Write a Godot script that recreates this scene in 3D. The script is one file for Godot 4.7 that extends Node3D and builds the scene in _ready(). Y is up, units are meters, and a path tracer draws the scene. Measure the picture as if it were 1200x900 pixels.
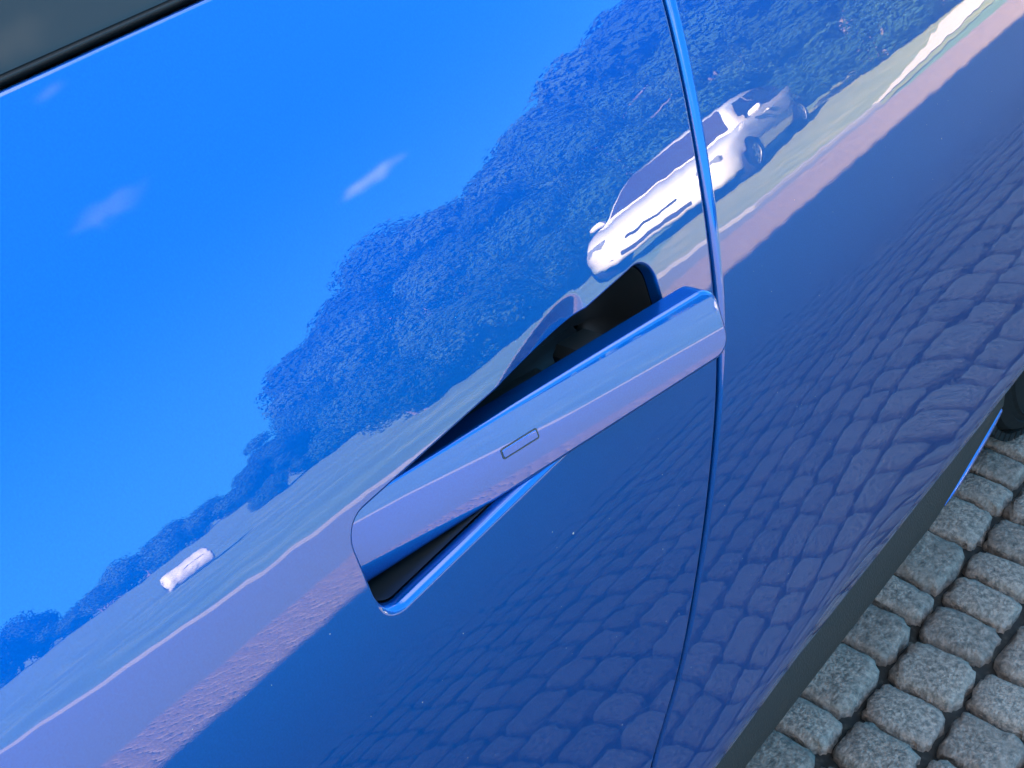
extends Node3D
# A flush door handle of a blue parked car, tipped out of its recess; the glossy body mirrors the sunny side of the street.
# Axes: x runs to the rear of the blue car, y up, z out of its visible flank. Metres.

var rng := RandomNumberGenerator.new()
var M := {}
var taken := {}
const ZC := -0.86          # centre line of the blue car
const Y_LO := 0.38
const Y_HI := 1.22
const TABLE := 1680
var z_door := PackedFloat64Array()
var z_rear := PackedFloat64Array()
var t_door := PackedFloat64Array()
var t_rear := PackedFloat64Array()
var ripple := FastNoiseLite.new()

# ---------------------------------------------------------------- naming
func numbered(called: String) -> String:
	var n: int = taken.get(called, 0)
	taken[called] = n + 1
	return called if n == 0 else "%s_%03d" % [called, n]

func tag(o: Node, label: String, category: String, group := "", kind := "") -> Node:
	if label: o.set_meta("label", label)
	if category: o.set_meta("category", category)
	if group: o.set_meta("group", group)
	if kind: o.set_meta("kind", kind)
	return o

func thing(called: String, label: String, category: String, at := Vector3.ZERO, turn := 0.0, group := "") -> Node3D:
	var o := Node3D.new()
	o.name = numbered(called)
	add_child(o)
	o.position = at
	o.rotation.y = turn
	tag(o, label, category, group)
	return o

func put(called: String, mesh: Mesh, m: Material, parent: Node = self) -> MeshInstance3D:
	var o := MeshInstance3D.new()
	o.name = numbered(called) if parent == self else called
	o.mesh = mesh
	o.material_override = m
	parent.add_child(o, true)
	return o

func struct(called: String, mesh: Mesh, m: Material) -> MeshInstance3D:
	var o := put(called, mesh, m)
	o.set_meta("kind", "structure")
	return o

# ---------------------------------------------------------------- meshes
func raw(P: PackedVector3Array, N: PackedVector3Array, I: PackedInt32Array) -> ArrayMesh:
	# turn the faces so that the winding (clockwise in front) agrees with the normals
	var agree := 0.0
	var step := maxi(3, (I.size() / 3 / 200) * 3)
	for k in range(0, I.size() - 2, step):
		var a := P[I[k]]
		var c := (P[I[k + 1]] - a).cross(P[I[k + 2]] - a)
		agree += signf(c.dot(N[I[k]])) if c.length() > 1e-14 else 0.0
	if agree > 0.0:
		for k in range(0, I.size() - 2, 3):
			var s := I[k + 1]
			I[k + 1] = I[k + 2]
			I[k + 2] = s
	var arr := []
	arr.resize(Mesh.ARRAY_MAX)
	arr[Mesh.ARRAY_VERTEX] = P
	arr[Mesh.ARRAY_NORMAL] = N
	arr[Mesh.ARRAY_INDEX] = I
	var m := ArrayMesh.new()
	m.add_surface_from_arrays(Mesh.PRIMITIVE_TRIANGLES, arr)
	return m

func rows_mesh(R: Array, RN: Array, closed := false) -> ArrayMesh:
	# R: rows of points (each the same length) with normals
	var P := PackedVector3Array()
	var N := PackedVector3Array()
	var I := PackedInt32Array()
	var w: int = R[0].size()
	for k in R.size():
		P.append_array(R[k])
		N.append_array(RN[k])
	for k in R.size() - 1:
		for j in (w if closed else w - 1):
			var a := k * w + j
			var b := k * w + (j + 1) % w
			I.append_array([a, b, a + w, b, b + w, a + w])
	return raw(P, N, I)

func auto_rows(R: Array, closed := false, sharp := false) -> ArrayMesh:
	var st := SurfaceTool.new()
	st.begin(Mesh.PRIMITIVE_TRIANGLES)
	add_rows(st, R, closed, sharp)
	return done(st)

func add_rows(st: SurfaceTool, R: Array, closed := false, sharp := false) -> void:
	var w: int = R[0].size()
	st.set_smooth_group(0xFFFFFFFF if sharp else 0)
	for k in R.size() - 1:
		for j in (w if closed else w - 1):
			var a: Vector3 = R[k][j]
			var b: Vector3 = R[k][(j + 1) % w]
			var c: Vector3 = R[k + 1][j]
			var d: Vector3 = R[k + 1][(j + 1) % w]
			for v in [a, b, c, b, d, c]: st.add_vertex(v)

func done(st: SurfaceTool) -> ArrayMesh:
	st.index()
	st.generate_normals()
	return st.commit()

func begin() -> SurfaceTool:
	var st := SurfaceTool.new()
	st.begin(Mesh.PRIMITIVE_TRIANGLES)
	return st

func add_box(st: SurfaceTool, at: Vector3, size: Vector3, b := Basis.IDENTITY, bevel := 0.0) -> void:
	# a box with chamfered edges
	var h := size * 0.5
	var e := minf(bevel, minf(h.x, minf(h.y, h.z)) * 0.6)
	st.set_smooth_group(0xFFFFFFFF)
	var poly := func(pts: Array):
		var c := Vector3.ZERO
		for p in pts: c += p
		c /= pts.size()
		var n: Vector3 = (pts[1] - pts[0]).cross(pts[2] - pts[0])
		var flip := n.dot(c) > 0.0
		for k in range(1, pts.size() - 1):
			var t := [pts[0], pts[k + 1], pts[k]] if flip else [pts[0], pts[k], pts[k + 1]]
			for p in t: st.add_vertex(at + b * p)
	for ax in 3:
		var u := (ax + 1) % 3
		var v := (ax + 2) % 3
		for s in [-1.0, 1.0]:
			var q := []
			for c in [[-1, -1], [1, -1], [1, 1], [-1, 1]]:
				var p := Vector3.ZERO
				p[ax] = s * h[ax]
				p[u] = c[0] * (h[u] - e)
				p[v] = c[1] * (h[v] - e)
				q.append(p)
			poly.call(q)
		if e > 0.0:
			for s in [-1.0, 1.0]:
				for t in [-1.0, 1.0]:
					var q := []
					for c in [[0, -1], [0, 1], [1, 1], [1, -1]]:
						var p := Vector3.ZERO
						p[ax] = c[1] * (h[ax] - e)
						p[u] = s * (h[u] - (e if c[0] == 1 else 0.0))
						p[v] = t * (h[v] - (0.0 if c[0] == 1 else e))
						q.append(p)
					poly.call(q)
	if e > 0.0:
		for sx in [-1.0, 1.0]:
			for sy in [-1.0, 1.0]:
				for sz in [-1.0, 1.0]:
					var s := Vector3(sx, sy, sz)
					var q := []
					for ax in 3:
						var p := s * (h - Vector3.ONE * e)
						p[ax] = s[ax] * h[ax]
						q.append(p)
					poly.call(q)

func box_mesh(at: Vector3, size: Vector3, b := Basis.IDENTITY, bevel := 0.004) -> ArrayMesh:
	var st := begin()
	add_box(st, at, size, b, bevel)
	return done(st)

func add_tube(st: SurfaceTool, pts: Array, radii: Array, sides := 8) -> void:
	var R := []
	for k in pts.size():
		var d: Vector3 = (pts[mini(k + 1, pts.size() - 1)] - pts[maxi(k - 1, 0)]).normalized()
		var u := d.cross(Vector3.FORWARD if absf(d.z) < 0.8 else Vector3.RIGHT).normalized()
		var v := d.cross(u)
		var row := []
		for j in sides:
			var a := TAU * j / sides
			row.append(pts[k] + (u * cos(a) + v * sin(a)) * radii[k])
		R.append(row)
	add_rows(st, R, true)

func add_lathe(st: SurfaceTool, prof: Array, n := 40, sharp := false) -> void:
	# profile of (radius, along z)
	var R := []
	for p in prof:
		var row := []
		for j in n:
			var a := -TAU * j / n
			row.append(Vector3(p.x * cos(a), p.x * sin(a), p.y))
		R.append(row)
	add_rows(st, R, true, sharp)

func flat_polygon(pts: Array, y: float) -> ArrayMesh:
	var poly := PackedVector2Array(pts)
	var I := Geometry2D.triangulate_polygon(poly)
	var P := PackedVector3Array()
	var N := PackedVector3Array()
	for p in poly:
		P.append(Vector3(p.x, y, p.y))
		N.append(Vector3.UP)
	return raw(P, N, I)

# ---------------------------------------------------------------- materials
func noise(freq: float, octaves := 4, seed_ := 1, kind := FastNoiseLite.TYPE_SIMPLEX_SMOOTH) -> FastNoiseLite:
	var n := FastNoiseLite.new()
	n.noise_type = kind
	n.frequency = freq
	n.fractal_octaves = octaves
	n.seed = seed_
	return n

func noise_tex(n: FastNoiseLite, stops: Array, size := 512, as_normal := false) -> NoiseTexture2D:
	var t := NoiseTexture2D.new()
	t.width = size
	t.height = size
	t.seamless = true
	t.noise = n
	t.as_normal_map = as_normal
	if stops.size():
		var g := Gradient.new()
		var off := PackedFloat32Array()
		var col := PackedColorArray()
		for s in stops:
			off.append(s[0])
			col.append(s[1].linear_to_srgb())
		g.offsets = off
		g.colors = col
		t.color_ramp = g
	return t

func plain(c: Color, rough: float, metal := 0.0) -> StandardMaterial3D:
	var m := StandardMaterial3D.new()
	m.albedo_color = c.linear_to_srgb()
	m.roughness = rough
	m.metallic = metal
	return m

func textured(tex: Texture2D, scale: float, rough: float, world := true) -> StandardMaterial3D:
	var m := StandardMaterial3D.new()
	m.albedo_texture = tex
	m.uv1_triplanar = true
	m.uv1_world_triplanar = world
	m.uv1_scale = Vector3.ONE * scale
	m.roughness = rough
	return m

func g(v: float) -> Color: return Color(v, v, v)

func make_materials() -> void:
	var p := textured(noise_tex(noise(0.42, 2, 3), [[0.0, Color(0.0, 0.046, 0.196)], [0.5, Color(0.0, 0.057, 0.240)], [1.0, Color(0.0, 0.070, 0.288)]], 512), 4.0, 0.42, false)
	p.metallic = 0.85
	p.metallic_specular = 0.0
	p.clearcoat_enabled = true
	p.clearcoat = 1.0
	p.clearcoat_roughness = 0.0
	M.paint = p
	M.dust = plain(Color(0.22, 0.21, 0.19), 0.9)
	M.black_plastic = plain(Color(0.008, 0.008, 0.008), 0.55)
	M.black_plastic.metallic_specular = 0.3
	M.recess = plain(Color(0.010, 0.011, 0.012), 0.5)
	M.arm = plain(Color(0.011, 0.0105, 0.01), 0.55)
	var grain := noise_tex(noise(0.09, 2, 5), [], 256, true)
	var cl := plain(Color(0.017, 0.0145, 0.013), 0.7)
	cl.metallic_specular = 0.3
	cl.normal_enabled = true
	cl.normal_texture = grain
	cl.normal_scale = 0.25
	cl.uv1_triplanar = true
	cl.uv1_scale = Vector3.ONE * 14.0
	M.cladding = cl
	M.rubber = plain(Color(0.008, 0.008, 0.008), 0.85)
	M.rubber.metallic_specular = 0.2
	M.seal = plain(Color(0.01, 0.01, 0.011), 0.55)
	var glass := plain(Color(0.024, 0.019, 0.016), 0.03)
	glass.metallic_specular = 0.3
	M.glass = glass
	M.trim_gloss = plain(Color(0.008, 0.009, 0.011), 0.12)
	M.rim = plain(Color(0.35, 0.36, 0.38), 0.3, 0.8)
	M.lamp = plain(Color(0.10, 0.11, 0.12), 0.05)
	M.tail = plain(Color(0.25, 0.01, 0.01), 0.15)
	var silver := plain(Color(0.36, 0.36, 0.355), 0.35, 0.0)
	silver.clearcoat_enabled = true
	silver.clearcoat = 1.0
	silver.clearcoat_roughness = 0.02
	M.silver = silver
	# stone setts: grey concrete with dark pits, three tones
	var speck := noise(0.03, 6, 11)
	speck.fractal_gain = 0.68
	M.stone = []
	for k in 3:
		var a: float = [0.084, 0.097, 0.110][k]
		var warm: float = [0.001, 0.001, 0.001][k]
		var t := noise_tex(speck, [[0.0, Color(a * 0.22 + warm, a * 0.19, a * 0.17)], [0.34, Color(a * 0.80 + warm, a * 0.63, a * 0.50)], [0.52, Color(a * 1.3 + warm, a * 0.99, a * 0.78)], [0.70, Color(a * 1.84 + warm, a * 1.36, a * 1.08)], [1.0, Color(a * 2.7 + warm, a * 2.08, a * 1.64)]], 512)
		var m := textured(t, 5.0 + 0.7 * k, 0.9)
		m.heightmap_enabled = true
		m.heightmap_texture = noise_tex(noise(0.06, 4, 20 + k), [], 512)
		m.heightmap_scale = 0.2
		M.stone.append(m)
	M.worn = textured(M.stone[1].albedo_texture, 5.7, 0.95)
	M.worn.metallic_specular = 0.2
	M.joint = textured(noise_tex(noise(0.05, 4, 31), [[0.0, Color(0.005, 0.0045, 0.004)], [0.6, Color(0.014, 0.0125, 0.010)], [0.85, Color(0.035, 0.03, 0.022)], [1.0, Color(0.06, 0.05, 0.034)]], 512), 3.0, 1.0)
	M.sand = textured(noise_tex(noise(0.05, 4, 32), [[0.0, Color(0.06, 0.055, 0.047)], [1.0, Color(0.12, 0.11, 0.095)]], 256), 3.0, 1.0)
	M.asphalt = textured(noise_tex(noise(0.12, 3, 41), [[0.0, Color(0.035, 0.036, 0.04)], [1.0, Color(0.10, 0.10, 0.105)]], 512), 1.4, 0.95)
	M.kerb = textured(noise_tex(noise(0.06, 3, 43), [[0.0, Color(0.08, 0.077, 0.072)], [1.0, Color(0.135, 0.13, 0.12)]], 256), 2.0, 0.9)
	M.path = textured(noise_tex(noise(0.06, 3, 44), [[0.0, Color(0.24, 0.22, 0.185)], [1.0, Color(0.32, 0.295, 0.25)]], 256), 1.0, 0.95)
	M.grass = textured(noise_tex(noise(0.02, 5, 45), [[0.0, Color(0.022, 0.055, 0.012)], [0.45, Color(0.035, 0.078, 0.022)], [0.7, Color(0.052, 0.098, 0.034)], [1.0, Color(0.10, 0.13, 0.055)]], 512), 0.06, 1.0)
	M.verge = textured(noise_tex(noise(0.03, 5, 46), [[0.0, Color(0.055, 0.075, 0.008)], [0.5, Color(0.09, 0.108, 0.014)], [1.0, Color(0.15, 0.14, 0.035)]], 512), 0.12, 1.0)
	M.leaf = []
	for k in 3:
		var c: Color = [Color(0.012, 0.030, 0.013), Color(0.018, 0.038, 0.015), Color(0.009, 0.021, 0.011)][k]
		var m := plain(c, 0.95)
		m.metallic_specular = 0.08
		m.backlight_enabled = true
		m.backlight = Color(0.05, 0.06, 0.025)
		m.cull_mode = BaseMaterial3D.CULL_DISABLED
		M.leaf.append(m)
	M.bark = textured(noise_tex(noise(0.05, 3, 47), [[0.0, Color(0.04, 0.03, 0.02)], [1.0, Color(0.14, 0.11, 0.08)]], 256), 1.5, 0.95)
	M.render = textured(noise_tex(noise(0.03, 3, 48), [[0.0, Color(0.22, 0.215, 0.205)], [1.0, Color(0.30, 0.295, 0.285)]], 256), 0.5, 0.9)
	M.roof = textured(noise_tex(noise(0.05, 3, 49), [[0.0, Color(0.06, 0.06, 0.07)], [1.0, Color(0.12, 0.11, 0.11)]], 256), 0.8, 0.8)
	M.white = plain(g(0.34), 0.6)
	M.door_paint = plain(Color(0.12, 0.05, 0.03), 0.5)

# ---------------------------------------------------------------- the blue car's flank
func tilt_table(knots: Array) -> PackedFloat64Array:
	var out := PackedFloat64Array()
	out.resize(TABLE + 1)
	for k in TABLE + 1:
		var y := Y_LO + (Y_HI - Y_LO) * k / TABLE
		var i := 0
		while i < knots.size() - 2 and y > knots[i + 1].x: i += 1
		var p0: Vector2 = knots[maxi(i - 1, 0)]
		var p1: Vector2 = knots[i]
		var p2: Vector2 = knots[i + 1]
		var p3: Vector2 = knots[mini(i + 2, knots.size() - 1)]
		var h := p2.x - p1.x
		var t := clampf((y - p1.x) / h, 0.0, 1.0)
		var m1 := (p2.y - p0.y) / maxf(p2.x - p0.x, 1e-6) * h
		var m2 := (p3.y - p1.y) / maxf(p3.x - p1.x, 1e-6) * h
		out[k] = (2 * t ** 3 - 3 * t * t + 1) * p1.y + (t ** 3 - 2 * t * t + t) * m1 + (-2 * t ** 3 + 3 * t * t) * p2.y + (t ** 3 - t * t) * m2
	# soften
	for pass_ in 3:
		var b := out.duplicate()
		for k in range(4, TABLE - 3):
			var s := 0.0
			for q in range(-4, 5): s += b[k + q]
			out[k] = s / 9.0
	return out

func integrate(t: PackedFloat64Array) -> PackedFloat64Array:
	var z := PackedFloat64Array()
	z.resize(TABLE + 1)
	var dy := (Y_HI - Y_LO) / TABLE
	var k0 := int(round((0.925 - Y_LO) / dy))
	z[k0] = 0.0
	for k in range(k0 + 1, TABLE + 1): z[k] = z[k - 1] - tan(deg_to_rad((t[k] + t[k - 1]) * 0.5)) * dy
	for k in range(k0 - 1, -1, -1): z[k] = z[k + 1] + tan(deg_to_rad((t[k] + t[k + 1]) * 0.5)) * dy
	return z

func make_profiles() -> void:
	# (height, how far the panel leans inwards there, in degrees): a shoulder above, a flat flank, a tucked-in bottom
	var top := [Vector2(0.869, 15.3), Vector2(0.906, 17.6), Vector2(0.939, 19.8), Vector2(0.968, 21.9), Vector2(0.996, 23.8), Vector2(1.021, 25.7), Vector2(1.045, 27.4), Vector2(1.068, 29.2), Vector2(1.091, 30.8), Vector2(1.113, 32.3), Vector2(1.135, 33.6), Vector2(1.16, 35.0), Vector2(1.22, 37.0)]
	var door := [Vector2(0.38, -12), Vector2(0.44, -16), Vector2(0.52, -22), Vector2(0.578, -22), Vector2(0.597, -9), Vector2(0.611, 3.0), Vector2(0.628, 7.0), Vector2(0.655, 8.2), Vector2(0.715, 9.3), Vector2(0.776, 10.6), Vector2(0.826, 12.5)]
	var rear := [Vector2(0.38, -12), Vector2(0.44, -16), Vector2(0.51, -22), Vector2(0.538, -22), Vector2(0.557, -10), Vector2(0.572, -0.5), Vector2(0.595, 2.4), Vector2(0.65, 3.4), Vector2(0.70, 4.2), Vector2(0.76, 5.3), Vector2(0.80, 6.8), Vector2(0.83, 9.2), Vector2(0.85, 11.9)]
	t_door = tilt_table(door + top)
	t_rear = tilt_table(rear + top)
	z_door = integrate(t_door)
	z_rear = integrate(t_rear)

func at_table(a: PackedFloat64Array, y: float) -> float:
	var k := clampf((y - Y_LO) / (Y_HI - Y_LO), 0.0, 1.0) * TABLE
	var i := mini(int(k), TABLE - 1)
	return lerpf(a[i], a[i + 1], k - i)

func blend(x: float) -> Vector2:    # weight of the rear section and its slope
	var t := clampf((x - 0.46) / 0.44, 0.0, 1.0)
	return Vector2(t * t * (3 - 2 * t), 6 * t * (1 - t) / 0.44)

func scoop(x: float, y: float) -> float:
	if x < 0.37 or x > 0.48 or y < 0.93 or y > 0.985: return 0.0
	var h := y - (0.9475 + (x - 0.2785) * 0.0415)
	var lean := x - 0.437 - h * 0.6
	var u := absf(lean) / (0.055 if lean < 0.0 else 0.026)
	if u >= 1.0: return 0.0
	# a ramp down to the recess under an arched upper edge
	var d := 0.0138 * (1.0 - pow(u, 1.6 if lean < 0.0 else 3.0)) - maxf(h, -0.002)
	return 0.21 * (d * d / 0.004 if d < 0.002 else d - 0.001) if d > 0.0 else 0.0

func flank(x: float, y: float) -> Array:   # [point, normal, d z / d x, d z / d y]
	var w := blend(x)
	var a := at_table(z_door, y)
	var b := at_table(z_rear, y)
	var z := lerpf(a, b, w.x)
	var zx := (b - a) * w.y
	var zy := -lerpf(tan(deg_to_rad(at_table(t_door, y))), tan(deg_to_rad(at_table(t_rear, y))), w.x)
	# the finger scoop pressed into the door above the recess
	var sc := scoop(x, y)
	if sc > 0.0:
		z -= sc
		zx -= (scoop(x + 0.0004, y) - scoop(x - 0.0004, y)) / 0.0008
		zy -= (scoop(x, y + 0.0004) - scoop(x, y - 0.0004)) / 0.0008
	# nose and tail draw in
	var e := maxf(0.0, -1.45 - x)
	var f := maxf(0.0, x - 1.75)
	z -= e * e * 0.22 + f * f * 0.3
	zx += e * 0.44 - f * 0.6
	var n := Vector3(-zx, -zy, 1.0)
	n.x += 0.0021 * ripple.get_noise_2d(x, y)
	n.y += 0.0021 * ripple.get_noise_2d(x + 7.0, y)
	return [Vector3(x, y, z), n.normalized(), zx, zy]

func rolled(x: float, y: float, dir: Vector2, r: float, depth: float, steps := 6) -> Array:
	# past the edge of a panel: [points, normals] of the rolled edge in direction dir and the return behind it
	var s := flank(x, y)
	var n: Vector3 = s[1]
	var d := Vector3(dir.x, dir.y, dir.x * s[2] + dir.y * s[3]).normalized()
	var P := []
	var N := []
	for k in range(1, steps + 1):
		var a := PI / 2 * k / steps
		P.append(s[0] + d * r * sin(a) - n * r * (1 - cos(a)))
		N.append(n * cos(a) + d * sin(a))
	P.append(s[0] + d * r - n * depth)
	N.append(d)
	return [P, N]

func roll_at(r: float, y: float) -> float:   # the widest rolls get tighter below the shoulder
	return r * lerpf(0.5, 1.0, smoothstep(0.84, 0.95, y)) if r > 0.005 else r

func panel(xy: Callable, nu: int, nv: int, roll: Array, side := 1) -> ArrayMesh:
	# xy(u, v) -> point of the flank; roll: radius at [u=0, u=1, v=0, v=1]
	var R := []
	var RN := []
	for j in nv + 1:
		var v := float(j) / nv
		var row := []
		var rn := []
		var left := []
		var right := []
		for i in nu + 1:
			var q: Vector2 = xy.call(float(i) / nu, v)
			var s := flank(q.x, q.y)
			row.append(s[0])
			rn.append(s[1])
		var a: Vector2 = xy.call(0.0, v)
		var a2: Vector2 = xy.call(0.01, v)
		var b: Vector2 = xy.call(1.0, v)
		var b2: Vector2 = xy.call(0.99, v)
		left = rolled(a.x, a.y, (a - a2).normalized(), roll_at(roll[0], a.y), 0.02)
		right = rolled(b.x, b.y, (b - b2).normalized(), roll[1], 0.02)
		for k in left[0].size():
			row.push_front(left[0][k])
			rn.push_front(left[1][k])
			row.append(right[0][k])
			rn.append(right[1][k])
		R.append(row)
		RN.append(rn)
	# rolled top and bottom rows; corners follow the outermost rows
	for end in 2:
		var j := 0 if end == 0 else R.size() - 1
		var r: float = roll[2 + end]
		if r <= 0.0: continue
		var base: Array = R[j].duplicate()
		var bn: Array = RN[j].duplicate()
		var sgn := -1.0 if end == 0 else 1.0
		for k in range(1, 8):
			var ang := PI / 2 * minf(k, 6) / 6
			var row := []
			var rn := []
			for i in base.size():
				var n: Vector3 = bn[i]
				var up := Vector3(0, n.z, -n.y).normalized() * sgn
				row.append(base[i] + up * r * sin(ang) - n * (r * (1 - cos(ang)) + (0.015 if k == 7 else 0.0)))
				rn.append((n * cos(ang) + up * sin(ang)).normalized())
			if end == 0:
				R.push_front(row)
				RN.push_front(rn)
			else:
				R.append(row)
				RN.append(rn)
	return mirrored(R, RN, side)

func mirrored(R: Array, RN: Array, side: int, closed := false) -> ArrayMesh:
	if side < 0:
		for j in R.size():
			for i in R[j].size():
				R[j][i].z = 2 * ZC - R[j][i].z
				RN[j][i].z = -RN[j][i].z
	return rows_mesh(R, RN, closed)

const GAP := [Vector2(0.385, 0.58), Vector2(0.427, 0.662), Vector2(0.469, 0.712), Vector2(0.505, 0.771), Vector2(0.531, 0.822), Vector2(0.5555, 0.876), Vector2(0.5675, 0.913), Vector2(0.588, 0.988), Vector2(0.607, 1.059), Vector2(0.629, 1.15), Vector2(0.64, 1.2)]
func gap_x(y: float) -> float:
	# where the rear edge of the front door runs
	if y < 0.58: return 0.385 - (0.58 - y) * 0.35
	var i := 0
	while i < GAP.size() - 2 and y > GAP[i + 1].y: i += 1
	var p0: Vector2 = GAP[maxi(i - 1, 0)]
	var p1: Vector2 = GAP[i]
	var p2: Vector2 = GAP[i + 1]
	var p3: Vector2 = GAP[mini(i + 2, GAP.size() - 1)]
	var h := p2.y - p1.y
	var t := clampf((y - p1.y) / h, 0.0, 1.0)
	var m1 := (p2.x - p0.x) / (p2.y - p0.y) * h
	var m2 := (p3.x - p1.x) / (p3.y - p1.y) * h
	return (2 * t ** 3 - 3 * t * t + 1) * p1.x + (t ** 3 - 2 * t * t + t) * m1 + (-2 * t ** 3 + 3 * t * t) * p2.x + (t ** 3 - t * t) * m2

func round_outline(corners: Array, radius: float, n_side: int, n_arc: int) -> PackedVector2Array:
	# a polygon with rounded corners, counter-clockwise as given
	var out := PackedVector2Array()
	var n := corners.size()
	for k in n:
		var a: Vector2 = corners[(k + n - 1) % n]
		var b: Vector2 = corners[k]
		var c: Vector2 = corners[(k + 1) % n]
		var u := (a - b).normalized()
		var v := (c - b).normalized()
		var half := acos(clampf(u.dot(v), -1, 1)) * 0.5
		var t := radius / tan(half)
		var centre := b + (u + v).normalized() * radius / sin(half)
		var s0 := b + u * t - centre
		var s1 := b + v * t - centre
		var turn := s0.angle_to(s1)
		for i in n_arc + 1: out.append(centre + s0.rotated(turn * i / n_arc))
		var last := centre + s1
		var d: Vector2 = corners[(k + 2) % n]
		var v2 := (d - c).normalized()
		var half2 := acos(clampf((b - c).normalized().dot(v2), -1, 1)) * 0.5
		var nxt := c + (b - c).normalized() * radius / tan(half2)
		for i in range(1, n_side): out.append(last.lerp(nxt, float(i) / n_side))
	return out

const HOLE := [Vector2(0.2775, 0.8985), Vector2(0.5185, 0.9065), Vector2(0.5195, 0.9575), Vector2(0.2785, 0.9475)]
const TOP := 1.1425
const LOW := 0.45

func hole_ring() -> PackedVector2Array: return round_outline(HOLE, 0.0135, 120, 14)

func lip_r(inward: Vector2) -> float:   # the lower lip of the recess is rolled wider than the rest
	return lerpf(0.0016, 0.0046, smoothstep(0.2, 0.9, inward.y))

func front_door(car: Node3D) -> void:
	var hole := hole_ring()
	var n := hole.size()
	var c := Vector2(0.40, 0.928)
	# outline of the door: front edge, bottom, rear gap, top; each hole point is paired with the outline by its direction
	# arc-length position on the hole of the four directions towards the corners
	var outer := PackedVector2Array()
	outer.resize(n)
	var normal_out := PackedVector2Array()
	normal_out.resize(n)
	var hcorner := []
	var q := n / 4
	for k in 4: hcorner.append(k * q + 7)
	# between hole corner k and k+1 spread the outline from door corner k to k+1
	for k in 4:
		var a: int = hcorner[k]
		var b: int = hcorner[(k + 1) % 4] + (n if k == 3 else 0)
		for i in range(a, b):
			var t := float(i - a) / (b - a)
			var p := Vector2.ZERO
			var o := Vector2.ZERO
			match k:
				0:
					# the bottom edge, then the lower half of the rear gap
					var cut := float(int((b - a) * 0.55)) / (b - a)
					if t <= cut:
						p = Vector2(lerpf(-0.70, gap_x(LOW) - 0.0055, t / cut), LOW)
						o = Vector2(0, -1)
					else:
						var yy := lerpf(LOW, 0.83, (t - cut) / (1.0 - cut))
						p = Vector2(gap_x(yy) - 0.0055, yy)
						o = Vector2(1, -(gap_x(yy + 0.002) - gap_x(yy - 0.002)) / 0.004).normalized()
				1:
					var y := lerpf(0.83, TOP, t)
					p = Vector2(gap_x(y) - 0.0055, y)
					var sl := (gap_x(y + 0.002) - gap_x(y - 0.002)) / 0.004
					o = Vector2(1, -sl).normalized()
				2:
					p = Vector2(lerpf(gap_x(TOP) - 0.0055, -0.70, t), TOP)
					o = Vector2(0, 1)
				3:
					p = Vector2(-0.70, lerpf(TOP, LOW, t))
					o = Vector2(-1, 0)
			outer[i % n] = p
			normal_out[i % n] = o
	# rows from the lip of the hole out to the edge of the door
	var R := []
	var RN := []
	var ring := func(pts: Array, nrm: Array):
		R.append(pts)
		RN.append(nrm)
	var lip := []
	for i in n:
		var d := (hole[(i + 1) % n] - hole[(i + n - 1) % n]).normalized()
		var inward := Vector2(-d.y, d.x)
		var r := lip_r(inward)
		lip.append(rolled(hole[i].x - inward.x * r, hole[i].y - inward.y * r, inward, r, 0.0075, 8))
	for k in range(8, -1, -1):
		var a := []
		var b := []
		for i in n:
			a.append(lip[i][0][k])
			b.append(lip[i][1][k])
		ring.call(a, b)
	var K := 84
	for k in K + 1:
		var t := pow(float(k) / K, 1.35)
		var a := []
		var b := []
		for i in n:
			var d := (hole[(i + 1) % n] - hole[(i + n - 1) % n]).normalized()
			var start := hole[i] - Vector2(-d.y, d.x) * lip_r(Vector2(-d.y, d.x))
			var p := start.lerp(outer[i], t)
			var s := flank(p.x, p.y)
			a.append(s[0])
			b.append(s[1])
		ring.call(a, b)
	var edge := []
	for i in n: edge.append(rolled(outer[i].x, outer[i].y, normal_out[i], 0.003, 0.02, 6))
	for k in 7:
		var a := []
		var b := []
		for i in n:
			a.append(edge[i][0][k])
			b.append(edge[i][1][k])
		ring.call(a, b)
	put("front_door", rows_mesh(R, RN, true), M.paint, car)
	# the recess behind the hole
	var rec := []
	for step in [[0.0072, -0.0012], [0.018, 0.002], [0.042, 0.004], [0.056, -0.004], [0.058, -0.014]]:
		var row := []
		for i in n:
			var d := (hole[(i + 1) % n] - hole[(i + n - 1) % n]).normalized()
			var inward := Vector2(-d.y, d.x)
			var p: Vector2 = hole[i] - inward * step[1]
			var s := flank(p.x, p.y)
			row.append(s[0] - s[1] * step[0])
		rec.append(row)
	var mid := []
	for i in n:
		var s := flank(lerpf(hole[i].x, 0.40, 0.85), 0.928)
		mid.append(s[0] - s[1] * 0.058)
	rec.append(mid)
	put("handle_recess", auto_rows(rec, true), M.recess, car)

const H_C := Vector3(0.4155, 0.9224, 0.0072)
func handle_frame() -> Basis:
	var be := deg_to_rad(14.5)
	var tau := deg_to_rad(18.0)
	var n := Vector3(0, sin(tau), cos(tau))
	var t := Vector3(0, cos(tau), -sin(tau))
	var e := Vector3(cos(be), 0, 0) + n * sin(be)
	return Basis(e, t, e.cross(t).normalized())

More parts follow.
